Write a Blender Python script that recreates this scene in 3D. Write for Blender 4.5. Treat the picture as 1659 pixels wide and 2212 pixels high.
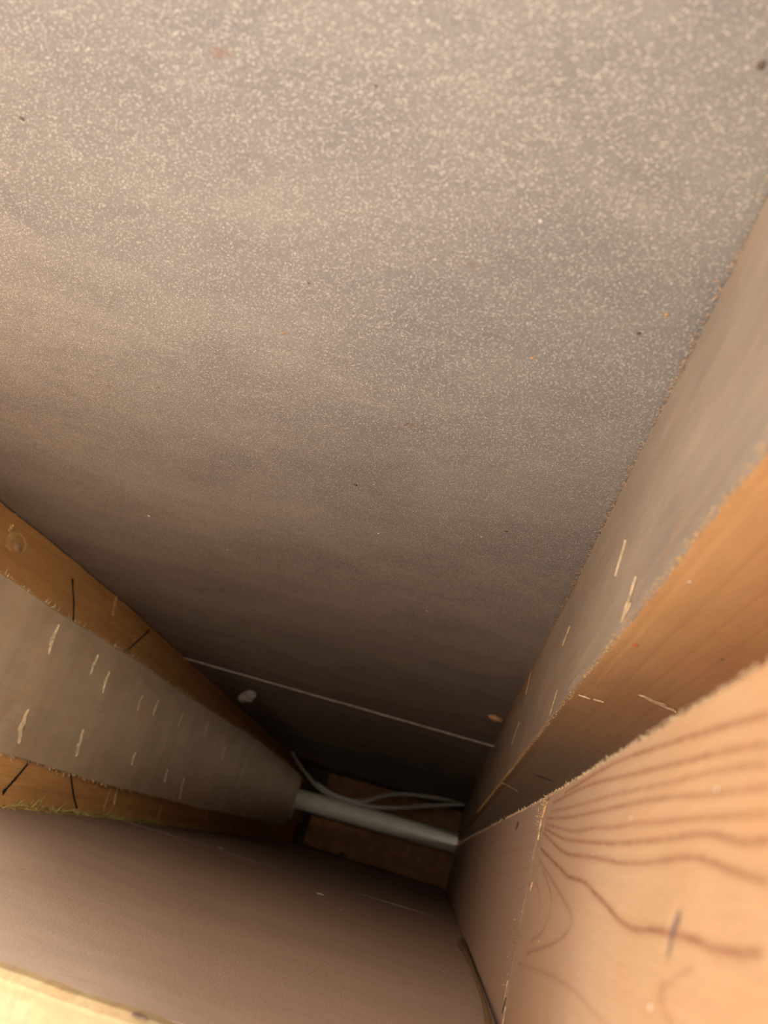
import bpy, math, random
import numpy as np
from mathutils import Vector, Matrix, noise

for o in list(bpy.data.objects):
    bpy.data.objects.remove(o, do_unlink=True)
SC = bpy.context.scene
COL = SC.collection

# ------------------------------------------------------------------ frame of the place
# x runs across the stud bay, y from the front panel to the back panel, z up.
# Lengths are written in bay units (the bay floor at z = 0, the lens at z = 0.86) and scaled to metres by S.
S = 1.28
W, H, F = 1659.0, 2212.0, 1661.0
CAMZ = 0.86
AX = np.array([[0.95872419, 0.22868698, -0.16896801],
               [0.27786385, -0.87961092, 0.38610403],
               [-0.06032915, -0.41711737, -0.90684811]])

# ------------------------------------------------------------------ camera
cam = bpy.data.cameras.new('camera')
camo = bpy.data.objects.new('camera', cam)
COL.objects.link(camo)
R = Matrix(((AX[0, 0], -AX[0, 1], -AX[0, 2]), (AX[1, 0], -AX[1, 1], -AX[1, 2]), (AX[2, 0], -AX[2, 1], -AX[2, 2])))
camo.matrix_world = Matrix.Translation((0, 0, CAMZ * S)) @ R.to_4x4()
cam.sensor_width = 36
cam.lens = 36 * F / H
cam.clip_start = 0.001
cam.clip_end = 50
cam.dof.use_dof = True
cam.dof.focus_distance = 0.175
cam.dof.aperture_fstop = 30
SC.camera = camo

# ------------------------------------------------------------------ light
wd = bpy.data.worlds.new('world')
SC.world = wd
wd.use_nodes = True
bg = wd.node_tree.nodes['Background']
bg.inputs[0].default_value = (1.0, 0.92, 0.84, 1)
bg.inputs[1].default_value = 2.6

def area(name, loc, target, size, power, col):
    l = bpy.data.lights.new(name, 'AREA')
    l.shape = 'DISK'
    l.size = size
    l.energy = power
    l.color = col
    o = bpy.data.objects.new(name, l)
    COL.objects.link(o)
    o.location = loc
    o.rotation_euler = (Vector(target) - Vector(loc)).to_track_quat('-Z', 'Y').to_euler()
    return o
area('front_panel_fill', (1.15, 0.75, 2.6), (-0.05, 0.0, 0.9), 0.7, 150, (1.0, 0.89, 0.76))  # unseen fill added to brighten the front panel
area('left_stud_fill', (0.85, 0.20, 2.7), (-0.14, 0.02, 0.7), 0.45, 26, (1.0, 0.90, 0.78))  # added fill for the left stud and batten, no fitting there
area('bay_depth_fill', (-0.10, 0.0, 3.2), (-0.08, 0.025, 0.0), 0.30, 1.3, (1.0, 0.90, 0.78))  # weak overhead fill, added to lift the lower back wall

vs = SC.view_settings
vs.view_transform = 'Standard'
vs.look = 'None'
vs.gamma = 1
vs.use_curve_mapping = False
vs.exposure = 0.0

# ------------------------------------------------------------------ measuring helpers
def at(u, v, ax, val):
    """point of the plane axis=val (bay units) seen at photo pixel (u, v)"""
    q = AX @ np.array([u - W / 2, v - H / 2, F])
    c = np.array([0, 0, CAMZ])
    k = (val - c[ax]) / q[ax]
    return c + k * q

def lerp(tab, z):
    zs = [a for a, b in tab]
    vsl = [b for a, b in tab]
    return float(np.interp(z, zs, vsl))

# ------------------------------------------------------------------ materials
def mat(name):
    m = bpy.data.materials.new(name)
    m.use_nodes = True
    nt = m.node_tree
    b = nt.nodes['Principled BSDF']
    return m, nt, b

class N:
    def __init__(s, nt):
        s.nt = nt
    def node(s, t, **kw):
        n = s.nt.nodes.new(t)
        for k, v in kw.items():
            setattr(n, k, v)
        return n
    def link(s, a, b):
        s.nt.links.new(a, b)
    def coords(s, scale=(1, 1, 1), rot=(0, 0, 0)):
        g = s.node('ShaderNodeNewGeometry')
        mp = s.node('ShaderNodeMapping')
        mp.inputs['Scale'].default_value = scale
        mp.inputs['Rotation'].default_value = rot
        tc = s.node('ShaderNodeTexCoord')
        s.link(tc.outputs['Object'], mp.inputs[0])
        return mp.outputs[0]
    def noise(s, vec, scale, detail=3, rough=0.55, dist=0):
        n = s.node('ShaderNodeTexNoise')
        n.inputs['Scale'].default_value = scale
        n.inputs['Detail'].default_value = detail
        n.inputs['Roughness'].default_value = rough
        n.inputs['Distortion'].default_value = dist
        s.link(vec, n.inputs['Vector'])
        return n.outputs['Fac']
    def ramp(s, fac, stops):
        r = s.node('ShaderNodeValToRGB')
        e = r.color_ramp.elements
        while len(e) < len(stops):
            e.new(0.5)
        for q, (p, c) in zip(e, stops):
            q.position = p
            q.color = (*c, 1) if len(c) == 3 else c
        s.link(fac, r.inputs[0])
        return r.outputs[0]
    def mix(s, fac, a, b, mode='MIX'):
        m = s.node('ShaderNodeMix', data_type='RGBA', blend_type=mode)
        if isinstance(fac, (int, float)):
            m.inputs[0].default_value = fac
        else:
            s.link(fac, m.inputs[0])
        for v, i in ((a, 6), (b, 7)):
            if isinstance(v, tuple):
                m.inputs[i].default_value = (*v, 1)
            else:
                s.link(v, m.inputs[i])
        return m.outputs[2]
    def bump(s, h, strength, dist, normal=None):
        b = s.node('ShaderNodeBump')
        b.inputs['Strength'].default_value = strength
        b.inputs['Distance'].default_value = dist
        s.link(h, b.inputs['Height'])
        if normal:
            s.link(normal, b.inputs['Normal'])
        return b.outputs[0]

G = lambda v: (v, v, v)

def board_paper(name, base, blotch, fleck, fleck_amt=1.0, lo=0.55, hi=0.72):
    """grey-brown felted surface of the wall panels: light fibre flecks, soft blotches"""
    m, nt, b = mat(name)
    n = N(nt)
    c1 = n.coords((1, 1, 1))
    big = n.noise(n.coords((1, 1, 1.6)), 24, 5, 0.62, 0.4)
    med = n.noise(n.coords((1, 1, 2.2)), 110, 3, 0.6)
    col = n.mix(n.ramp(big, [(0.32, G(0)), (0.70, G(1))]), blotch, base)
    col = n.mix(n.ramp(med, [(0.35, G(0.0)), (0.75, G(0.35))]), col, tuple(x * 0.80 for x in base))
    fl = n.noise(n.coords((1, 1, 1.0)), 2600, 2, 0.7)
    vo = n.node('ShaderNodeTexVoronoi', feature='F1')
    vo.inputs['Scale'].default_value = 3500
    n.link(n.coords(), vo.inputs['Vector'])
    sepc = n.node('ShaderNodeSeparateColor')
    n.link(vo.outputs['Color'], sepc.inputs[0])
    pick = n.ramp(sepc.outputs[0], [(0.45, G(0)), (0.92, G(fleck_amt))])
    near = n.ramp(vo.outputs['Distance'], [(0.15, G(1)), (0.55, G(0))])
    fr = n.mix(1.0, pick, near, 'MULTIPLY')
    fd = n.ramp(fl, [(0.30, G(0.40)), (0.50, G(0))])
    col = n.mix(fr, col, fleck)
    col = n.mix(fd, col, tuple(x * 0.55 for x in base))
    # faint streaks lying across the sheet
    stk = n.noise(n.coords((0.10, 1, 1)), 900, 3, 0.6)
    col = n.mix(n.ramp(stk, [(0.35, G(0.13)), (0.55, G(0))]), col, tuple(x * 0.55 for x in base))
    # stray coloured fibres
    sp = n.noise(c1, 260, 0, 0.5)
    col = n.mix(n.ramp(sp, [(0.83, G(0)), (0.87, G(0.4))]), col, (0.30, 0.13, 0.06))
    n.link(col, b.inputs['Base Color'])
    b.inputs['Roughness'].default_value = 0.72
    b.inputs['Specular IOR Level'].default_value = 0.35
    bm = n.bump(fl, 0.5, 0.00035)
    bm = n.bump(med, 0.25, 0.0008, bm)
    n.link(bm, b.inputs['Normal'])
    return m

def wood(name, light, dark, line, rings=90, across='y', warp=0.35, line_amt=0.6, rough=0.62, attr=False, grey=None, stretch=(1, 1, 0.06), fuzz=0.4, spec=0.4, streak=1.0):
    m, nt, b = mat(name)
    n = N(nt)
    st = n.coords(stretch)
    a = n.noise(st, 60, 4, 0.6, 0.2)
    col = n.mix(n.ramp(a, [(0.30, G(0)), (0.70, G(1))]), dark, light)
    fine = n.noise(n.coords((1, 1, 0.03)), 900, 3, 0.6)
    col = n.mix(n.ramp(fine, [(0.35, G(0.35 * streak)), (0.6, G(0))]), col, tuple(x * 0.6 for x in dark))
    if line_amt > 0:
        w = n.node('ShaderNodeTexWave', wave_type='BANDS', bands_direction='Y' if across == 'y' else 'X', wave_profile='SAW')
        w.inputs['Scale'].default_value = rings
        w.inputs['Distortion'].default_value = warp * 10
        w.inputs['Detail'].default_value = 2
        w.inputs['Detail Scale'].default_value = 0.6
        n.link(n.coords((1, 1, 0.12)), w.inputs['Vector'])
        col = n.mix(n.ramp(w.outputs['Fac'], [(0.0, G(0)), (0.72, G(0.12 * line_amt)), (0.93, G(line_amt)), (1.0, G(0))]), col, line)
    blot = n.noise(n.coords((1, 1, 0.5)), 70, 4, 0.65, 0.5)
    col = n.mix(n.ramp(blot, [(0.35, G(0.45)), (0.62, G(0))]), col, tuple(x * 0.82 for x in dark))
    wp = n.noise(n.coords((1, 1, 0.6)), 130, 3, 0.6, 0.8)
    col = n.mix(n.ramp(wp, [(0.52, G(0)), (0.72, G(0.35))]), col, (light[0] * 0.98, light[1] * 0.72, light[2] * 0.55))
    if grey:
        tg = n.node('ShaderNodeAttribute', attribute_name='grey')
        col = n.mix(tg.outputs['Fac'], col, n.mix(0.82, col, grey))  # light sheen put into the wood colour through the attribute
    if attr:
        t = n.node('ShaderNodeAttribute', attribute_name='grain')
        col = n.mix(t.outputs['Fac'], col, line)
        t2 = n.node('ShaderNodeAttribute', attribute_name='scar')
        col = n.mix(t2.outputs['Fac'], col, (0.13, 0.10, 0.10))
    n.link(col, b.inputs['Base Color'])
    b.inputs['Roughness'].default_value = rough
    b.inputs['Specular IOR Level'].default_value = spec
    fz = n.noise(n.coords((1, 1, 0.5)), 1500, 2, 0.6)
    bm = n.bump(fz, fuzz, 0.0003)
    bm = n.bump(fine, 0.3, 0.0004, bm)
    n.link(bm, b.inputs['Normal'])
    return m

def plain(name, col, rough=0.6, var=0.25, scale=200, spec=0.4):
    m, nt, b = mat(name)
    n = N(nt)
    f = n.noise(n.coords(), scale, 3)
    c = n.mix(n.ramp(f, [(0.3, G(0)), (0.7, G(1))]), tuple(x * (1 - var) for x in col), tuple(min(1, x * (1 + var)) for x in col))
    n.link(c, b.inputs['Base Color'])
    b.inputs['Roughness'].default_value = rough
    b.inputs['Specular IOR Level'].default_value = spec
    n.link(n.bump(f, 0.3, 0.0003), b.inputs['Normal'])
    return m

M = {}
M['panel'] = board_paper('panel_back', (0.40, 0.36, 0.31), (0.26, 0.235, 0.225), (0.95, 0.84, 0.70))
M['panel_front'] = board_paper('panel_front', (0.58, 0.44, 0.34), (0.50, 0.38, 0.30), (0.62, 0.48, 0.38), 0.35)
M['stud_side'] = wood('stud_grey_side', (0.50, 0.41, 0.31), (0.36, 0.29, 0.23), (0.28, 0.21, 0.15), 45, 'y', 0.6, 0.12, fuzz=0.7, stretch=(1, 1, 0.2), streak=0.6)
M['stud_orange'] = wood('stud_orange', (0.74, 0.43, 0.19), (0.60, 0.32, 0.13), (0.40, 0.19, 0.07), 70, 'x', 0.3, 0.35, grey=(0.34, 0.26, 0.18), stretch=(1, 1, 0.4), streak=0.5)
M['stud_left'] = wood('stud_left', (0.76, 0.40, 0.14), (0.60, 0.29, 0.09), (0.36, 0.16, 0.05), 28, 'y', 0.5, 0.35)
M['stud_near_right'] = wood('stud_near_right', (0.70, 0.44, 0.235), (0.64, 0.37, 0.175), (0.30, 0.12, 0.065), 60, 'y', 0.3, 0.0, attr=True, streak=0.35, grey=(0.40, 0.32, 0.275), stretch=(1, 1, 0.5))
M['batten'] = wood('batten_grey', (0.60, 0.43, 0.27), (0.46, 0.33, 0.205), (0.28, 0.20, 0.13), 40, 'y', 0.3, 0.05, fuzz=0.7, stretch=(1, 0.14, 1), streak=0.3)
M['plate'] = wood('plate', (0.60, 0.30, 0.11), (0.34, 0.15, 0.05), (0.25, 0.10, 0.03), 30, 'y', 0.6, 0.4)
M['cap'] = wood('cap', (0.42, 0.33, 0.19), (0.34, 0.24, 0.12), (0.26, 0.14, 0.06), 60, 'y', 0.3, 0.4)
M['fibre'] = plain('fibre_pale', (0.68, 0.50, 0.30), 0.7, 0.35, 900)
M['fibre_orange'] = plain('fibre_orange', (0.70, 0.42, 0.16), 0.7)
M['fibre_green'] = plain('fibre_olive', (0.34, 0.27, 0.08), 0.8)
M['scar'] = plain('scar_pale', (0.60, 0.44, 0.27), 0.75, 0.35, 900)
M['chip'] = plain('chip_wood', (0.55, 0.32, 0.16), 0.75)
M['pencil'] = plain('pencil_black', (0.022, 0.016, 0.012), 0.5)
M['white_pvc'] = plain('white_pvc', (0.78, 0.73, 0.58), 0.45, 0.05, 60)
M['cable'] = plain('cable_white', (0.66, 0.62, 0.50), 0.5, 0.06, 90)
M['dull'] = plain('fibre_dull', (0.50, 0.37, 0.23), 0.8, 0.4, 900)
M['dark'] = plain('dark_brown_gap', (0.20, 0.13, 0.06), 0.9)
M['lump'] = plain('lump_white', (0.55, 0.46, 0.40), 0.7, 0.25, 400)
M['concrete'] = plain('concrete_slab', (0.12, 0.09, 0.06), 0.9)
M['speck_dark'] = plain('speck_dark', (0.16, 0.11, 0.085), 0.8)
M['speck_light'] = plain('speck_light', (0.80, 0.72, 0.62), 0.7)
M['red'] = plain('speck_red', (0.75, 0.12, 0.05), 0.6)
M['edge_line'] = plain('panel_edge_pale', (0.48, 0.40, 0.33), 0.7)

# ------------------------------------------------------------------ mesh helpers
def link(name, verts, faces, m, parent=None, smooth=False, mats=None, fmat=None):
    """one mesh object; coordinates in bay units, its origin at its own base"""
    v = np.array(verts, dtype=float) * S
    org = Vector((0, 0, 0))
    if parent is None:
        lo, hi = v.min(0), v.max(0)
        org = Vector(((lo[0] + hi[0]) / 2, (lo[1] + hi[1]) / 2, lo[2]))
    me = bpy.data.meshes.new(name)
    base = Vector(parent.matrix_world.translation) if parent else org
    if parent is not None:
        base = Vector(parent['_org'])
    me.from_pydata([tuple(Vector(p) - base) for p in v], [], faces)
    for q in (mats or [m]):
        me.materials.append(q)
    if fmat:
        for p, k in zip(me.polygons, fmat):
            p.material_index = k
    if smooth:
        for p in me.polygons:
            p.use_smooth = True
    me.update()
    o = bpy.data.objects.new(name, me)
    COL.objects.link(o)
    if parent:
        o.parent = parent
    else:
        o.location = org
    o['_org'] = tuple(base)
    return o

def empty(name, p):
    o = bpy.data.objects.new(name, None)
    COL.objects.link(o)
    o.location = Vector(p) * S
    o.empty_display_size = 0.01
    o['_org'] = tuple(Vector(p) * S)
    return o

def tag(o, label=None, cat=None, group=None, kind=None):
    if label: o['label'] = label
    if cat: o['category'] = cat
    if group: o['group'] = group
    if kind: o['kind'] = kind
    return o

def loft(sections, closed_ends=True):
    """sections: rings of equal length -> verts, faces"""
    n = len(sections[0])
    V = [p for s in sections for p in s]
    Fc = []
    for i in range(len(sections) - 1):
        for j in range(n):
            a, b = i * n + j, i * n + (j + 1) % n
            Fc.append((a, b, b + n, a + n))
    if closed_ends:
        Fc.append(tuple(range(n))[::-1])
        Fc.append(tuple(range((len(sections) - 1) * n, len(sections) * n)))
    return V, Fc

def rect_ring(x0f, x0b, x1, yf, yb, z, r=0.0006, nside=6, rough=0.0, seed=0):
    """ring of a board section: its left face runs from (x0f, yf) to (x0b, yb), corners eased"""
    pts = []
    C4 = [(x0f, yf), (x1, yf), (x1, yb), (x0b, yb)]
    for i in range(4):
        a, b = Vector(C4[i]), Vector(C4[(i + 1) % 4])
        d = (b - a).normalized()
        pts.append(a + d * r)
        for k in range(1, nside):
            pts.append(a.lerp(b, k / nside))
        pts.append(b - d * r)
    out = []
    for p in pts:
        q = Vector((p.x, p.y, z))
        if rough:
            q.x += rough * noise.noise((p.x * 400 + seed, p.y * 400, z * 260))
            q.y += rough * noise.noise((p.x * 400, p.y * 400 + seed, z * 260 + 9))
        out.append(tuple(q))
    return out

def tube(path, r, n=14, caps=True):
    """a round bar through the path points"""
    P = [Vector(p) for p in path]
    secs = []
    for i, p in enumerate(P):
        t = (P[min(i + 1, len(P) - 1)] - P[max(i - 1, 0)]).normalized()
        a = t.cross(Vector((0, 0, 1)))
        if a.length < 1e-4: a = Vector((1, 0, 0))
        a.normalize()
        b = t.cross(a)
        rr = r[i] if isinstance(r, (list, tuple)) else r
        secs.append([tuple(p + (a * math.cos(k * 2 * math.pi / n) + b * math.sin(k * 2 * math.pi / n)) * rr) for k in range(n)])
    return loft(secs, caps)

def smooth_path(pts, k=8):
    P = [Vector(p) for p in pts]
    P = [P[0] * 2 - P[1]] + P + [P[-1] * 2 - P[-2]]
    out = []
    for i in range(1, len(P) - 2):
        for j in range(k):
            t = j / k
            p0, p1, p2, p3 = P[i - 1:i + 3]
            out.append(0.5 * ((2 * p1) + (p2 - p0) * t + (2 * p0 - 5 * p1 + 4 * p2 - p3) * t * t + (3 * p1 - p0 - 3 * p2 + p3) * t ** 3))
    out.append(P[-2])
    return out

def splinters(pts, rnd, n, ln, w, spread, lift):
    """little fibres standing on a polyline"""
    V, Fc = [], []
    P = [Vector(p) for p in pts]
    seg = [(P[i + 1] - P[i]).length for i in range(len(P) - 1)]
    tot = sum(seg)
    for _ in range(n):
        s = rnd.random() * tot
        i = 0
        while i < len(seg) - 1 and s > seg[i]:
            s -= seg[i]; i += 1
        a = P[i].lerp(P[i + 1], min(1, s / max(seg[i], 1e-9)))
        t = (P[i + 1] - P[i]).normalized()
        a = a + Vector([rnd.gauss(0, spread) for _ in range(3)])
        d = (t * rnd.uniform(-1, 1) + Vector(lift) * rnd.uniform(0.3, 1.2) + Vector([rnd.gauss(0, 0.3) for _ in range(3)])).normalized()
        l = ln * rnd.uniform(0.3, 1.3)
        u = d.cross(Vector((0.3, 0.5, 0.8))).normalized() * w * rnd.uniform(0.5, 1.3)
        v = d.cross(u).normalized() * w * 0.7
        k = len(V)
        V += [tuple(a + u), tuple(a - u * 0.5 + v), tuple(a - u * 0.5 - v), tuple(a + d * l)]
        Fc += [(k, k + 1, k + 2), (k, k + 3, k + 1), (k + 1, k + 3, k + 2), (k + 2, k + 3, k)]
    return V, Fc

def blade(p0, p1, nrm, w, h):
    """a raised splinter scar: slim lens lying on a face"""
    a, b = Vector(p0), Vector(p1)
    nrm = Vector(nrm).normalized()
    d = (b - a).normalized()
    s = d.cross(nrm).normalized()
    V, L = [], 11
    for i in range(L):
        t = i / (L - 1)
        ww = w * (math.sin(math.pi * min(max(t, 0.03), 0.97)) ** 1.0) * (1 + 0.9 * noise.noise((t * 9, a.y * 900, a.z * 900)))
        c = a.lerp(b, t) + s * (w * 0.7 + 0.0001) * noise.noise((t * 4, a.z * 700, 3))
        V += [tuple(c - s * ww - nrm * h * 0.3), tuple(c + nrm * h), tuple(c + s * ww - nrm * h * 0.3)]
    Fc = []
    for i in range(L - 1):
        k = i * 3
        Fc += [(k, k + 1, k + 4, k + 3), (k + 1, k + 2, k + 5, k + 4)]
    return V, Fc

def pebble(c, r, seed, sq=(1, 1, 1), nu=7, nv=5):
    V, Fc = [], []
    for i in range(nv + 1):
        th = math.pi * i / nv
        for j in range(nu):
            ph = 2 * math.pi * j / nu
            d = Vector((math.sin(th) * math.cos(ph) * sq[0], math.sin(th) * math.sin(ph) * sq[1], math.cos(th) * sq[2]))
            k = 1 + 0.45 * noise.noise(d * 1.7 + Vector((seed, seed * 2, 0)))
            V.append(tuple(Vector(c) + d * r * k))
    for i in range(nv):
        for j in range(nu):
            a, b = i * nu + j, i * nu + (j + 1) % nu
            Fc.append((a, a + nu, b + nu, b))
    return V, Fc

def join(parts):
    V, Fc = [], []
    for v, f in parts:
        k = len(V)
        V += list(v)
        Fc += [tuple(i + k for i in q) for q in f]
    return V, Fc

# ------------------------------------------------------------------ the bay: measured outlines
YB = 0.0583                       # face of the back panel
def YF(x): return -0.018 - 0.0025 * (0.0141 - x) / 0.154     # face of the front panel
XR = 0.0141                       # left faces of the right-hand studs
LB = [(0.0, -0.161), (0.1676, -0.158), (0.3279, -0.1536), (0.4778, -0.1472), (0.5662, -0.1435), (0.6214, -0.1435), (0.6657, -0.1454), (1.0, -0.150)]
LF = [(0.0, -0.146), (0.34, -0.142), (0.46, -0.1385), (0.54, -0.134), (0.62, -0.1265), (0.70, -0.122), (1.0, -0.115)]
TOP = 0.845
def XL(y, z):
    f, b = lerp(LF, z), lerp(LB, z)
    t = (y - YF(-0.14)) / (YB - YF(-0.14))
    return f + (b - f) * t

# ------------------------------------------------------------------ setting
def slab_mesh(x0, x1, yin, yout, z0, z1, nx, nz, amp=0.0, seed=0):
    """panel with a gently uneven inner face; yin(x) is its inner face"""
    V, Fc = [], []
    for k in range(nz + 1):
        z = z0 + (z1 - z0) * k / nz
        for i in range(nx + 1):
            x = x0 + (x1 - x0) * i / nx
            V.append((x, yin(x) + amp * noise.noise((x * 22 + seed, z * 22, seed)), z))
    n = nx + 1
    for k in range(nz):
        for i in range(nx):
            Fc.append((k * n + i, k * n + i + 1, (k + 1) * n + i + 1, (k + 1) * n + i))
    b = len(V)
    c = [0, nx, nz * n + nx, nz * n]
    for q in c:
        V.append((V[q][0], yout, V[q][2]))
    Fc += [(b, b + 3, b + 2, b + 1)]
    Fc.append(tuple([b, b + 1] + list(range(nx, -1, -1))))
    Fc.append(tuple([b + 3] + list(range(nz * n, nz * n + nx + 1)) + [b + 2]))
    Fc.append(tuple([b] + [k * n for k in range(nz + 1)] + [b + 3]))
    Fc.append(tuple([b + 1, b + 2] + [k * n + nx for k in range(nz, -1, -1)]))
    return V, Fc

rnd = random.Random(4)
wb = tag(empty('wall_back', (-0.07, 0.068, -0.03)), kind='structure')
v, f = slab_mesh(-0.30, 0.14, lambda x: YB, 0.068, 0.4772, TOP, 30, 40, 0.0003, 1)
link('wall_panel', v, f, M['panel'], wb, smooth=False)
v, f = slab_mesh(-0.30, 0.14, lambda x: YB - 0.0004, 0.068, -0.03, 0.4762, 30, 40, 0.0003, 5)
link('wall_panel', v, f, M['panel'], wb)
# pale cut edge of the lower panel, standing proud of the joint
pts = [(x, YB - 0.0004 + 0.00015 * noise.noise((x * 300, 0, 0)), 0.4765 + 0.0007 * noise.noise((x * 60, 3, 0))) for x in np.linspace(-0.165, 0.0145, 80)]
v, f = tube(pts, 0.0004, 6)
link('joint_edge', v, f, M['edge_line'], wb)

wf = tag(empty('wall_front', (-0.07, -0.03, -0.03)), kind='structure')
v, f = slab_mesh(-0.30, 0.0139, YF, -0.030, 0.5095, 0.7812, 30, 30, 0.0003, 8)
link('wall_panel', v, [q[::-1] for q in f], M['panel_front'], wf)
v, f = slab_mesh(-0.30, 0.0139, lambda x: YF(x) + 0.00004, -0.030, -0.03, 0.5093, 30, 40, 0.0003, 12)
link('wall_panel', v, [q[::-1] for q in f], M['panel_front'], wf)
# right of the front stud the front panel goes on behind the studs
v, f = slab_mesh(0.0141, 0.14, lambda x: -0.0235, -0.030, -0.03, 0.779, 2, 2)
link('wall_panel', v, [q[::-1] for q in f], M['panel_front'], wf)

v, f = slab_mesh(-0.30, 0.14, lambda x: -0.03, 0.068, -0.045, -0.031, 2, 2)
tag(link('floor', v, f, M['concrete']), kind='structure')

# flecks and dents on the panels
def speck(parent, u, v_, r, m, ax=1, val=YB, sq=(1, 0.25, 1), name='paper_fleck', seed=0):
    p = at(u, v_, ax, val)
    vv, ff = pebble(p, r, seed, sq)
    return link(name, vv, ff, M[m], parent, smooth=True)
k = 0
for (u, vv_, r, m) in [(813, 185, 0.00042, 'speck_dark'), (47, 257, 0.00045, 'speck_dark'), (1645, 140, 0.0006, 'speck_dark'),
                       (1440, 680, 0.0005, 'chip'), (1150, 774, 0.00045, 'chip'), (1093, 1147, 0.0007, 'speck_dark'),
                       (768, 1047, 0.0007, 'speck_dark'), (1040, 1160, 0.0004, 'speck_light'), (818, 1152, 0.0006, 'speck_light'),
                       (492, 1188, 0.0006, 'speck_light'), (922, 1320, 0.0007, 'speck_light'), (142, 1190, 0.0008, 'speck_light'),
                       (322, 1115, 0.0008, 'speck_light'), (342, 835, 0.0006, 'speck_dark'), (612, 720, 0.00045, 'chip'),
                       (1167, 478, 0.0004, 'speck_light'), (667, 612, 0.0003, 'speck_dark'), (1380, 720, 0.0004, 'speck_dark')]:
    k += 1
    speck(wb, u, vv_, r * 0.6, m, seed=k)
for (u, vv_, r, m) in [(477, 1832, 0.0011, 'speck_light'), (692, 1932, 0.0012, 'speck_light'), (303, 2195, 0.0006, 'speck_dark'), (735, 1965, 0.0007, 'speck_light'),
                       (402, 2114, 0.0004, 'speck_dark'), (565, 2208, 0.0006, 'chip'), (960, 2100, 0.0005, 'speck_light'), (870, 2120, 0.0004, 'speck_light')]:
    k += 1
    p = at(u, vv_, 1, -0.0185)
    speck(wf, u, vv_, r, m, val=YF(p[0]), seed=k, sq=(1.3, 0.25, 0.9))

# ------------------------------------------------------------------ bottom plate
plate = tag(empty('bottom_plate', (-0.05, 0.018, -0.0305)), 'short orange brown timber sole plate at the dark bottom of the bay', 'timber')
secs = []
yfr, ybk = -0.0182, 0.0568
nx = 60
V, Fc = [], []
xs = np.linspace(-0.1305, 0.0600, nx)
ny = 16
for i, x in enumerate(xs):
    for j in range(ny):
        t = j / (ny - 1)
        y = yfr + (ybk - yfr) * t
        z = 0.0 + 0.0004 * noise.noise((x * 60, y * 200, 0))
        xx = x
        if i == 0:
            xx += -0.006 if t < 0.45 else 0.0025 * noise.noise((y * 120, 0, 3))
        yy = y
        if j == 0:
            yy += 0.0012 * noise.noise((x * 90, 1, 0)) + (0.0035 if abs(x + 0.093) < 0.0022 else 0)
        if j == ny - 1:
            yy += 0.0015 * noise.noise((x * 50, 4, 0))
        V.append((xx, yy, z))
top = len(V)
V += [(p[0], p[1], -0.0305) for p in V]
for i in range(nx - 1):
    for j in range(ny - 1):
        a = i * ny + j
        Fc.append((a, a + ny, a + ny + 1, a + 1))
        Fc.append((a + top, a + 1 + top, a + ny + 1 + top, a + ny + top))
for i in range(nx - 1):
    a = i * ny
    Fc.append((a, a + top, a + ny + top, a + ny))
    a += ny - 1
    Fc.append((a, a + ny, a + ny + top, a + top))
for j in range(ny - 1):
    Fc.append((j, j + 1, j + 1 + top, j + top))
    a = (nx - 1) * ny + j
    Fc.append((a, a + top, a + 1 + top, a + 1))
link('plate_body', V, Fc, M['plate'], plate)
vv, ff = pebble(at(721, 1677, 2, 0.0), 0.0024, 3, (1, 0.8, 0.5))
link('wood_chip', vv, ff, M['chip'], plate, smooth=True)

# ------------------------------------------------------------------ left stud
ls = tag(empty('wall_stud', (-0.165, 0.02, -0.0305)), 'orange pine stud on the left with black pencil marks, behind the grey batten', 'timber')
secs = []
for z in np.linspace(-0.0305, TOP, 150):
    secs.append([(x if i else x, y, zz) for i, (x, y, zz) in enumerate(
        rect_ring(-0.195, -0.195, XL(YF(-.14), z), YF(-0.14) + 0.0003, YB - 0.0006, z))])
def stud_left_ring(z):
    ring = []
    yf, yb = YF(-0.14) + 0.0001, YB - 0.0005
    for t in np.linspace(0, 1, 14):
        y = yf + (yb - yf) * t
        ring.append((XL(y, z) + 0.0002 * noise.noise((y * 90, z * 60, 2)), y + (0.0003 * noise.noise((z * 300, 0, 1)) if t in (0, 1) else 0), z))
    ring.append((XL(yb, z) - 0.04, yb, z))
    ring.append((XL(yf, z) - 0.04, yf, z))
    return ring
v, f = loft([stud_left_ring(z) for z in np.linspace(-0.0305, TOP, 180)])
link('stud_body', v, [q[::-1] for q in f], M['stud_left'], ls)

def on_left(u, v_, lift=0.0):
    p = at(u, v_, 0, -0.14)
    for _ in range(12):
        p = at(u, v_, 0, XL(p[1], p[2]) + lift)
    return Vector(p)
LN = Vector((1, 0.16, 0)).normalized()

def mark(pts, w, parent, name='pencil_mark'):
    P = [on_left(*p, 0.00035) for p in pts]
    P = smooth_path(P, 5)
    V, Fc = [], []
    for i, p in enumerate(P):
        t = (P[min(i + 1, len(P) - 1)] - P[max(0, i - 1)]).normalized()
        s = t.cross(LN).normalized() * w * (0.75 + 0.5 * abs(noise.noise((i * 0.7, w * 1e4, 0)))) * (1.35 if i < 3 else 1)
        V += [tuple(p - s), tuple(p + LN * 0.00012), tuple(p + s)]
    for i in range(len(P) - 1):
        a = i * 3
        Fc += [(a, a + 1, a + 4, a + 3), (a + 1, a + 2, a + 5, a + 4)]
    return link(name, V, Fc, M['pencil'], parent)
mark([(157, 1250), (158, 1275), (160, 1305), (158, 1345)], 0.00052, ls)
mark([(323, 1361), (303, 1380), (285, 1396), (268, 1414)], 0.0005, ls)
mark([(5, 1714), (22, 1695), (42, 1672), (66, 1643)], 0.00062, ls)
mark([(152, 1665), (155, 1690), (160, 1722), (167, 1748)], 0.00062, ls)
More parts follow.
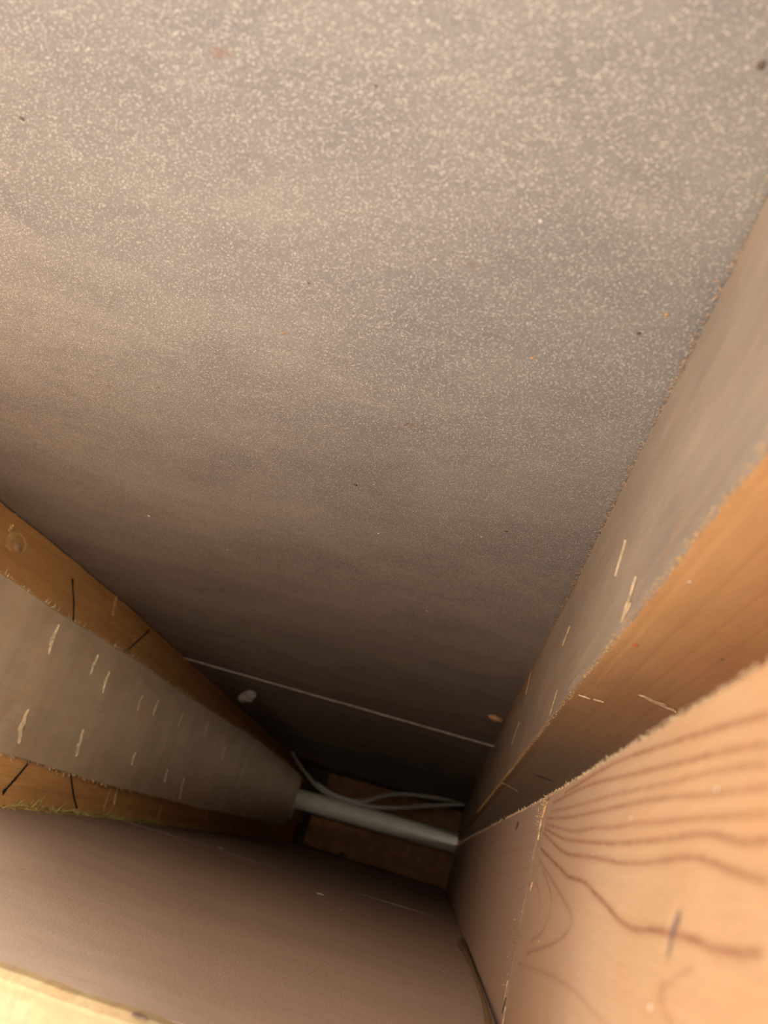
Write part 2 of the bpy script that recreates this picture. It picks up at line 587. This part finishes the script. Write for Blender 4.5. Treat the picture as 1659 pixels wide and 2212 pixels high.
# torn pale patches and the knot
def scar(fn, u0, v0, u1, v1, w, m, parent, name='splinter_scar', h=0.0003, nrm=LN):
    a, b = fn(u0, v0), fn(u1, v1)
    vv, ff = blade(a, b, nrm, w, h)
    return link(name, vv, ff, M[m], parent)
for (u0, v0, u1, v1, w, m) in [(252, 1288, 243, 1330, 0.0022, 'fibre_orange'), (240, 1700, 222, 1752, 0.0018, 'chip'), (255, 1698, 246, 1738, 0.0012, 'scar'),
                               (350, 1738, 338, 1778, 0.0016, 'fibre_orange'), (446, 1752, 443, 1782, 0.0014, 'chip'), (18, 1148, 30, 1135, 0.0009, 'fibre_orange'),
                               (592, 1590, 590, 1640, 0.0012, 'chip')]:
    scar(on_left, u0, v0, u1, v1, w, m, ls, name='torn_patch')
# knot: ring and core
def disc(c, ry, rz, nrm, m, name, parent, h=0.0003, squash=0.3):
    c = Vector(c)
    V = [tuple(c + nrm * h)]
    n = 18
    for i in range(n):
        a = 2 * math.pi * i / n
        k = 1 + 0.18 * noise.noise((math.cos(a) * 2, math.sin(a) * 2, ry * 1000))
        V.append(tuple(c + Vector((nrm.y * -1, nrm.x, 0)) * ry * k * math.cos(a) + Vector((0, 0, 1)) * rz * k * math.sin(a)))
    return link(name, V, [(0, 1 + i, 1 + (i + 1) % n) for i in range(n)], M[m], parent)
kc = on_left(36, 1180, 0.0001)
disc(kc, 0.0044, 0.0058, LN, 'fibre_orange', 'knot_ring', ls, 0.0003)
disc(kc + LN * 0.0002, 0.0034, 0.0037, LN, 'stud_left', 'knot_ring', ls, 0.0003)
disc(kc + LN * 0.0004, 0.0016, 0.0024, LN, 'chip', 'knot_core', ls, 0.0004)
# olive fibres along the foot of the stud against the front panel
pl = [on_left(u, v_, 0.0003) for u, v_ in ((-20, 1744), (60, 1748), (180, 1760), (330, 1779), (450, 1796))]
v, f = splinters(pl, rnd, 900, 0.0040, 0.00030, 0.0009, (0.3, 0.1, 0.2))
tag(link('olive_fibres', v, f, M['fibre_green'], ls), kind='stuff')
pl = [(XL(YB, z) + 0.0003, YB - 0.0008, z) for z in np.linspace(0.3, 0.72, 20)]
v, f = splinters(pl, rnd, 150, 0.0014, 0.00012, 0.0003, (0.8, -0.2, 0.1))
tag(link('edge_fibres', v, f, M['fibre_orange'], ls), kind='stuff')

# ------------------------------------------------------------------ grey batten on the left stud
XB = -0.128
BT = [(0.16, 0.0352), (0.25, 0.0378), (0.37, 0.0392), (0.52, 0.0374), (0.58, 0.0376), (0.645, 0.0362), (0.672, 0.0364), (1.0, 0.036)]
BB = [(0.16, -0.0046), (0.30, -0.006), (0.447, -0.0074), (0.55, -0.0078), (0.633, -0.0062), (1.0, -0.006)]
bt = tag(empty('nailed_batten', (-0.135, 0.015, 0.1655)), 'grey rough sawn batten with pale splinter scars fixed flat on the left stud', 'timber')
def batten_ring(z, dz=0.0):
    yt, yb_ = lerp(BT, z), lerp(BB, z)
    ring = []
    n = 18
    for k_ in range(n + 1):
        t = [0, 0.008][k_] if k_ < 2 else ([0.992, 1][k_ - n + 1] if k_ > n - 2 else (k_ - 1) / (n - 2))
        y = yb_ + (yt - yb_) * t
        e = 0.00035 * noise.noise((z * 420, 5 if t > .5 else 1, 0)) if t in (0, 1) else 0
        x = XB + 0.0002 * noise.noise((y * 160, z * 90, 7))
        if k_ in (0, n): x -= 0.0003
        ring.append((x, y + e, z + (0.0010 * noise.noise((y * 300, 0, 2)) + dz * t if dz is not None else 0)))
    for y in (yt, yb_):
        ring.append((XL(y, z) + 0.00015, y, z + (dz if (dz and y == yt) else 0)))
    return ring
zs = list(np.linspace(0.1655, TOP - 0.03, 150))
v, f = loft([batten_ring(z, -0.004 if i == 0 else (0 if i else 0)) for i, z in enumerate(zs)])
link('batten_body', v, [q[::-1] for q in f], M['batten'], bt)
def on_bat(u, v_): return Vector(at(u, v_, 0, XB + 0.00015))
BN = Vector((1, 0, 0))
for (u0, v0, u1, v1, w, m) in [(104, 1413, 127, 1349, 0.0009, 'scar'), (194, 1457, 212, 1414, 0.0008, 'scar'), (221, 1497, 236, 1450, 0.0006, 'fibre'),
                               (38, 1606, 62, 1532, 0.0013, 'scar'), (165, 1633, 180, 1575, 0.0012, 'scar'), (283, 1652, 293, 1625, 0.0008, 'scar'),
                               (296, 1535, 308, 1500, 0.0008, 'batten'), (330, 1545, 342, 1512, 0.0006, 'scar'), (384, 1570, 396, 1540, 0.0007, 'batten'),
                               (388, 1725, 398, 1680, 0.0010, 'scar'), (440, 1590, 450, 1560, 0.0008, 'batten'), (478, 1640, 488, 1612, 0.0010, 'scar'),
                               (520, 1735, 524, 1712, 0.0010, 'batten'), (355, 1690, 362, 1662, 0.0007, 'scar')]:
    sc = scar(on_bat, u0, v0, u1, v1, w * 1.5, m, bt, nrm=BN, h=0.00035)
pl = [(XB - 0.0004, lerp(BB, z), z) for z in np.linspace(0.18, 0.72, 30)]
v, f = splinters(pl, rnd, 700, 0.0011, 0.00014, 0.00035, (0.2, -1.0, 0.1))
tag(link('edge_fibres', v, f, M['fibre'], bt), kind='stuff')
pl = [(XB - 0.0004, lerp(BT, z), z) for z in np.linspace(0.18, 0.72, 30)]
v, f = splinters(pl, rnd, 420, 0.0016, 0.00013, 0.00025, (0.2, 1.0, 0.1))
tag(link('edge_fibres', v, f, M['scar'], bt), kind='stuff')

# ------------------------------------------------------------------ back right stud
YS = 0.0291
rs = tag(empty('wall_stud', (0.04, 0.045, 0.0)), 'stud on the right against the back panel, grey fuzzy side and orange front face', 'timber')
def back_ring(z):
    t = max(0, (0.35 - z) / 0.35)
    x0 = XR + 0.0012 * t
    yb, yf = YB - 0.0006, YS
    ring = []
    n = 14
    for k_ in range(n + 1):
        s = 0.985 if k_ == n - 1 else k_ / n
        y = yb + (yf - yb) * s
        e = 0.00022 * noise.noise((z * 500, 3 if s > .5 else 8, 0)) if k_ in (0, n) else 0
        ring.append((x0 + 0.00018 * noise.noise((y * 150, z * 40, 4)) + e + (0.0004 if k_ == n else 0), y + (0.0003 if k_ == n else 0), z))
    for k_ in range(1, 12):
        ring.append((x0 + 0.075 * (k_ / 11) ** 1.6 + 0.0005, yf + 0.00015 * noise.noise((k_ * 2.0, z * 40, 6)), z))
    ring.append((x0 + 0.075, yb, z))
    return ring
zs = np.concatenate([np.linspace(0.0003, 0.6, 90), np.linspace(0.603, 0.86, 200), np.linspace(0.865, TOP, 20)])
R_ = [back_ring(z) for z in zs]
v, f = loft(R_)
nr = len(R_[0])
fm = []
for q in f:
    if len(q) > 4: fm.append(0); continue
    j = q[0] % nr
    fm.append(1 if 14 <= j <= 25 else 0)
bso = link('stud_body', v, f, None, rs, mats=[M['stud_side'], M['stud_orange']], fmat=fm)
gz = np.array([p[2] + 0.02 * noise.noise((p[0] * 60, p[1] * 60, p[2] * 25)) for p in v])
sheen_back = np.clip((0.775 - gz) / 0.10, 0, 1)  # deeper part of the front face greyed, sheen painted into its colour
bso.data.attributes.new('grey', 'FLOAT', 'POINT').data.foreach_set('value', sheen_back.astype(np.float32))
pl = [(XR + 0.0001, YS + 0.0002, z) for z in np.linspace(0.45, 0.85, 30)]
v, f = splinters(pl, rnd, 2600, 0.0004, 0.00005, 0.00018, (-0.5, -0.3, 0.1))
tag(link('edge_fibres', v, f, M['fibre_orange'], rs), kind='stuff')
pl = [(XR - 0.0001, YB - 0.0007, z) for z in np.linspace(0.35, 0.83, 30)]
v, f = splinters(pl, rnd, 1500, 0.0007, 0.00008, 0.0002, (-1, -0.2, 0.1))
tag(link('edge_fibres', v, f, M['chip'], rs), kind='stuff')
# fuzz of fine specks over the grey side
def on_side(u, v_): return Vector(at(u, v_, 0, XR - 0.00012))
def on_front(u, v_): return Vector(at(u, v_, 1, YS - 0.00012))
for (u0, v0, u1, v1, w, m) in [(1352, 1166, 1330, 1245, 0.00028, 'dull'), (1375, 1245, 1343, 1345, 0.00036, 'dull'), (1364, 1300, 1346, 1330, 0.0005, 'scar'),
                               (1232, 1352, 1215, 1395, 0.0004, 'scar'), (1205, 1490, 1188, 1545, 0.0003, 'dull'), (1150, 1440, 1136, 1500, 0.0004, 'chip'),
                               (1122, 1560, 1105, 1610, 0.0004, 'scar'), (1265, 1440, 1222, 1500, 0.0004, 'stud_side')]:
    scar(on_side, u0, v0, u1, v1, w, m, rs, nrm=(-1, 0, 0), h=0.0002)
for (u0, v0, u1, v1, w, m) in [(1380, 1500, 1458, 1538, 0.00075, 'fibre'), (1083, 1689, 1118, 1709, 0.0006, 'chip'), (1250, 1500, 1275, 1509, 0.00012, 'scar'), (1282, 1510, 1304, 1516, 0.0001, 'scar'),
                               (1150, 1672, 1200, 1690, 0.0016, 'speck_dark')]:
    scar(on_front, u0, v0, u1, v1, w, m, rs, nrm=(0, -1, 0), h=0.00016)
vv, ff = pebble(on_front(1373, 1395), 0.00022, 2, (1.6, 0.3, 1)); link('red_speck', vv, ff, M['red'], rs)
vv, ff = pebble(on_front(1490, 1257), 0.00018, 2, (1.2, 0.3, 1)); link('dust_speck', vv, ff, M['speck_light'], rs)
vv, ff = pebble(on_front(1560, 1425), 0.00018, 5, (1.2, 0.3, 1)); link('dust_speck', vv, ff, M['speck_dark'], rs)
vv, ff = pebble(at(1072, 1552, 1, YB - 0.002), 0.0021, 6, (1.5, 0.6, 0.8)); link('broken_splinter', vv, ff, M['chip'], rs)

# ------------------------------------------------------------------ front right stud: one length, grey sheen painted below
def CY(z):  # back corner of the front right stud
    return 0.0141 if z > 0.7285 else 0.0141 + (0.7285 - z) * 0.0127
ZJ = 0.7300
GRAIN = [
    [(1220, 1712), (1321, 1652), (1472, 1598), (1659, 1543)],
    [(1193, 1735), (1266, 1698), (1357, 1675), (1540, 1630), (1659, 1607)],
    [(1190, 1752), (1250, 1739), (1333, 1716), (1420, 1697), (1540, 1668), (1659, 1650)],
    [(1180, 1768), (1233, 1765), (1291, 1753), (1355, 1739), (1421, 1725), (1504, 1719), (1659, 1700)],
    [(1178, 1780), (1236, 1795), (1283, 1789), (1325, 1787), (1366, 1780), (1430, 1775), (1504, 1768), (1659, 1758)],
    [(1176, 1790), (1205, 1806), (1222, 1813), (1269, 1819), (1325, 1822), (1380, 1818), (1449, 1811), (1504, 1802), (1546, 1804), (1601, 1819), (1659, 1816)],
    [(1174, 1799), (1200, 1826), (1217, 1840), (1236, 1847), (1283, 1852), (1338, 1863), (1394, 1863), (1449, 1855), (1499, 1852), (1546, 1866), (1587, 1883), (1659, 1905)],
    [(1168, 1833), (1197, 1863), (1220, 1886), (1228, 1894), (1261, 1905), (1283, 1927), (1311, 1957), (1338, 1988), (1372, 2007), (1416, 2010), (1500, 2030), (1546, 2051), (1643, 2062)],
    [(1165, 1858), (1193, 1904), (1215, 1940), (1234, 1977), (1229, 2009), (1197, 2037), (1138, 2060)],
    [(1172, 1880), (1184, 1913), (1190, 1945), (1184, 1982), (1170, 2014), (1147, 2032)],
    [(1156, 1904), (1165, 1936), (1163, 1982)],
    [(1120, 2082), (1174, 2101), (1211, 2119), (1250, 2150), (1330, 2240)],
    [(1420, 2150), (1440, 2190), (1455, 2230)], [(1438, 2130), (1480, 2100), (1500, 2090)],
]
STR = [1.0, .9, .7, .8, .8, 0.95, 1.0, 1.2, .75, .8, .6, .45, .5, .45]
LOWG = [[(1165, 1870), (1120, 1880), (1060, 1890)], [(1150, 1905), (1110, 1935), (1090, 1985), (1115, 2040)], [(1140, 1930), (1115, 1955), (1108, 1990), (1125, 2020)],
        [(1168, 1824), (1110, 1838), (1040, 1850)], [(1172, 1790), (1110, 1806), (1040, 1826)]]
def seg_dist(Pyz, line):
    d = np.full(len(Pyz), 1e9)
    for a, b in zip(line[:-1], line[1:]):
        ab = b - a
        t = np.clip(((Pyz - a) @ ab) / (ab @ ab), 0, 1)
        q = a + t[:, None] * ab
        d = np.minimum(d, np.hypot(*(Pyz - q).T))
    return d
def plane_line(pts):
    P = [at(u, v_, 0, XR) for u, v_ in pts]
    Q = smooth_path([(p[1], p[2], 0) for p in P], 6)
    return np.array([[q.x, q.y] for q in Q])

fu = tag(empty('wall_stud', (0.035, 0, 0.0)), 'near right stud filling the lower right corner, orange with wavy grain above, grey brown painted sheen below', 'timber')
zs = np.concatenate([np.linspace(0.0003, 0.66, 70), np.linspace(0.6606, TOP, 520)])
ny = 200
yf = -0.0232
rings = []
for z in zs:
    yb = CY(z)
    tl = max(0, (0.5 - z) / 0.5)
    ring = []
    for k_ in range(ny + 1):
        y = yb + (yf - yb) * k_ / ny
        x = XR + 0.0022 * tl + 0.00012 * noise.noise((y * 120, z * 30, 11))
        # a slight raised lip where the saw stopped
        zj = ZJ + 0.0012 * noise.noise((y * 110, 2, 0))
        x -= 0.00022 * math.exp(-((z - zj) / 0.0009) ** 2) * (0.6 + noise.noise((y * 260, 5, 1)))
        if k_ == 0:
            x += 0.00025; y -= 0.00012 * noise.noise((z * 900, 0, 2))
        ring.append((x, y, z))
    ring.append((XR + 0.075, yf, z))
    ring.append((XR + 0.075, yb, z))
    rings.append(ring)
V, Fc = loft(rings)
A = np.array(V)
YZ = A[:, 1:3]
near_ = A[:, 0] < 0.03
wob = np.array([0.5 + 0.5 * noise.noise((p[0] * 1500, p[1] * 700, 1)) for p in YZ])
g = np.zeros(len(A))
for ln, st in zip(GRAIN + LOWG, STR + [.30, .35, .3, .35, .3]):
    d = seg_dist(YZ, plane_line(ln))
    w = 0.00013 * (1 + 0.7 * wob)
    g = np.maximum(g, st * (0.72 * np.exp(-(d / w) ** 2) * (0.35 + 0.8 * wob) + 0.20 * np.exp(-(d / 0.0004) ** 2)))
d = seg_dist(YZ, plane_line([(1463, 1978), (1450, 2010), (1443, 2048)]))
sc_ = 0.95 * np.exp(-(d / 0.00042) ** 4)
A[:, 0] += 0.0002 * np.exp(-(d / 0.0005) ** 2) * near_
g = np.maximum(g, 0.5 * np.exp(-(seg_dist(YZ, plane_line([(1430, 2135), (1436, 2140)])) / 0.0004) ** 2))
g = np.maximum(g, 0.55 * np.exp(-(seg_dist(YZ, plane_line([(1600, 2066), (1645, 2058)])) / 0.0003) ** 2))
g = np.maximum(g, 0.35 * np.exp(-(seg_dist(YZ, plane_line([(1230, 1762), (1215, 1768)])) / 0.0003) ** 2))
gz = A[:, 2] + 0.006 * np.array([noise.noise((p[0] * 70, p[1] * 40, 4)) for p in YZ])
sheen_near = np.interp(gz, [0.70, ZJ - 0.001, ZJ + 0.002, 0.755, 0.79, 0.81], [1, 0.95, 0.78, 0.62, 0.35, 0.12])  # grazing-light sheen painted as grey, fading upward past the joint
o = link('stud_body', [tuple(p) for p in A], Fc, M['stud_near_right'], fu)
for nm, val in (('grain', g), ('scar', sc_), ('grey', sheen_near)):
    o.data.attributes.new(nm, 'FLOAT', 'POINT').data.foreach_set('value', np.clip(val, 0, 1).astype(np.float32))
fl = fu
pl = [(XR + 0.0001, CY(z) - 0.0001, z) for z in np.linspace(0.66, 0.83, 30)]
v, f = splinters(pl, rnd, 2600, 0.00030, 0.00005, 0.00014, (-0.4, 0.6, 0.1))
tag(link('edge_fibres', v, f, M['fibre'], fu), kind='stuff')
pl = [(XR + 0.0002, CY(z) - 0.0001, z) for z in np.linspace(0.3, 0.70, 30)]
v, f = splinters(pl, rnd, 500, 0.0008, 0.00008, 0.0002, (-0.4, 0.8, 0.1))
tag(link('edge_fibres', v, f, M['scar'], fl), kind='stuff')
# splinters along the joint
def on_near(u, v_): return Vector(at(u, v_, 0, XR - 0.00012))
v, f = splinters([on_near(*p) for p in ((1186, 1720), (1176, 1745), (1168, 1775), (1166, 1800))], rnd, 160, 0.0007, 0.00009, 0.00022, (-0.5, 0, 0.5))
tag(link('joint_fibres', v, f, M['fibre'], fu), kind='stuff')
v, f = splinters([on_near(*p) for p in ((1166, 1800), (1150, 1870), (1125, 1990), (1100, 2080), (1088, 2212))], rnd, 110, 0.0005, 0.00005, 0.00035, (-0.3, 0, 0.6))
tag(link('joint_fibres', v, f, M['scar'], fu), kind='stuff')
for (u0, v0, u1, v1, w, m) in [(1170, 1770, 1163, 1815, 0.00016, 'fibre'), (1180, 1740, 1172, 1768, 0.00025, 'fibre_orange'), (1098, 2118, 1091, 2160, 0.00018, 'dull'),
                               (1093, 2175, 1085, 2225, 0.0002, 'dull'), (1094, 2155, 1086, 2190, 0.00018, 'speck_dark'), (1151, 1905, 1146, 1925, 0.00006, 'dull'), (1120, 1775, 1114, 1792, 0.00022, 'speck_dark')]:
    scar(on_near, u0, v0, u1, v1, w, m, fu, nrm=(-1, 0, 0), h=0.00018)
for (u, v_, r) in [(1405, 2175, 0.0002), (1335, 1858, 0.00012), (1548, 1705, 0.00018), (1280, 1845, 0.0001), (1363, 1765, 0.00015), (1164, 2033, 0.00012)]:
    vv, ff = pebble(on_near(u, v_), r * 0.7, u, (0.5, 1, 1)); link('dust_speck', vv, ff, M['speck_light'], fu, smooth=True)

# slit between front panel and near stud: shadow and brown fibre coloured in
sl = [(999, 2028, 0.0018), (1002, 2042, 0.0030), (1009, 2056, 0.0019), (1021, 2086, 0.0006), (1036, 2130, 0.0005), (1048, 2165, 0.0006), (1057, 2200, 0.0009), (1066, 2240, 0.0011)]
V, Fc = [], []
for (u, v_, w) in sl:
    p = Vector(at(u, v_, 1, -0.0174))
    w *= 0.62
    for dx, dy in ((-w, -0.0005), (-w * 0.4, 0.0002), (w * 0.35, 0.0002), (w, -0.0005)):
        V.append((min(p.x + dx, XR + 0.0001), p.y + dy, p.z))
for i in range(len(sl) - 1):
    for j in range(4):
        a, b = i * 4 + j, i * 4 + (j + 1) % 4
        Fc.append((a, b, b + 4, a + 4))
Fc += [(3, 2, 1, 0), tuple(range(len(V) - 4, len(V)))]
link('slit_shade_and_fibre', V, Fc, M['dark'], wf)

# ------------------------------------------------------------------ capping strip on the front panel
cp = empty('capping_strip', (-0.08, -0.04, 0.7813))
tag(cp, 'pale yellow wooden strip capping the front panel, in the lower left corner', 'timber')
V = []
secs = []
for x in np.linspace(-0.30, 0.0136, 90):
    e = 0.0003 * noise.noise((x * 160, 0, 0))
    yi = YF(x) + 0.0001 + e
    secs.append([(x, yi, 0.7813), (x, yi - 0.0002, 0.7824), (x, yi - 0.0008, 0.7830), (x, -0.058, 0.7830), (x, -0.058, 0.7813)])
v, f = loft(secs)
link('strip_body', v, [q[::-1] for q in f], M['cap'], cp)

# ------------------------------------------------------------------ pipe and cables
def mid(u, v_, z): return Vector(at(u, v_, 2, z))
zp = 0.055
a, b = mid(632, 1722, zp), mid(982, 1820, zp)
d = (b - a).normalized()
pipe = tag(empty('conduit_pipe', tuple(a)), 'thick white plastic pipe crossing the dark bottom of the bay', 'pipe')
r = 0.0097
st = a + d * (-(a.x - (XL(0.02, zp) + 0.0003)) / d.x)
en = a + d * ((XR + 0.0010 - a.x) / d.x)
L_ = [st.lerp(en, t) for t in np.linspace(0, 1, 30)]
v, f = tube(L_, r, 28, True)
link('pipe_body', v, f, M['white_pvc'], pipe, smooth=True)
p = mid(691, 1739, zp + r * 0.8)
vv, ff = pebble(p, 0.0019, 3, (1, 0.9, 0.4)); link('pipe_mark', vv, ff, M['speck_dark'], pipe)

def cable(name, pts, r, label, grp=None):
    P = smooth_path([mid(u, v_, z) for u, v_, z in pts], 8)
    v, f = tube(P, r, 10)
    o = link(name, v, f, M['cable'], None, smooth=True)
    return tag(o, label, 'cable', grp)
cable('electric_cable', [(627, 1612, .10), (636, 1634, .098), (656, 1664, .09), (690, 1703, .08), (725, 1722, .079), (770, 1735, .078), (815, 1743, .078), (865, 1744, .08), (930, 1740, .085), (1004, 1737, .09)], 0.00185,
      'white cable sagging lowest over the white pipe, rising at its left end')
cable('electric_cable', [(684, 1692, .087), (715, 1713, .084), (752, 1727, .0835), (790, 1730, .084), (828, 1719, .086), (870, 1715, .088), (915, 1720, .089), (960, 1726, .094), (1004, 1730, .098)], 0.00175,
      'white cable arching just above its twin, behind the white pipe')
cable('electric_cable', [(633, 1738, .068), (630, 1750, .074), (626, 1760, .078), (624, 1768, .08)], 0.0017,
      'short stub of white cable poking out below the left end of the pipe')

# white crumb on the left stud edge
vv, ff = join([pebble(at(533, 1505, 1, 0.0535), 0.0038, 3, (1.1, 0.8, 0.8), 9, 7), pebble(at(541, 1500, 1, 0.0535), 0.0028, 6, (1.1, 0.8, 0.8), 9, 7), pebble(at(524, 1509, 1, 0.0535), 0.0026, 9, (1.1, 0.8, 0.8), 9, 7)])
lp = link('plaster_crumb', vv, ff, M['lump'], None, smooth=False)
tag(lp, 'small whitish plaster crumb stuck where the left stud meets the back panel', 'crumb')

for o in bpy.data.objects:
    if '_org' in o:
        del o['_org']
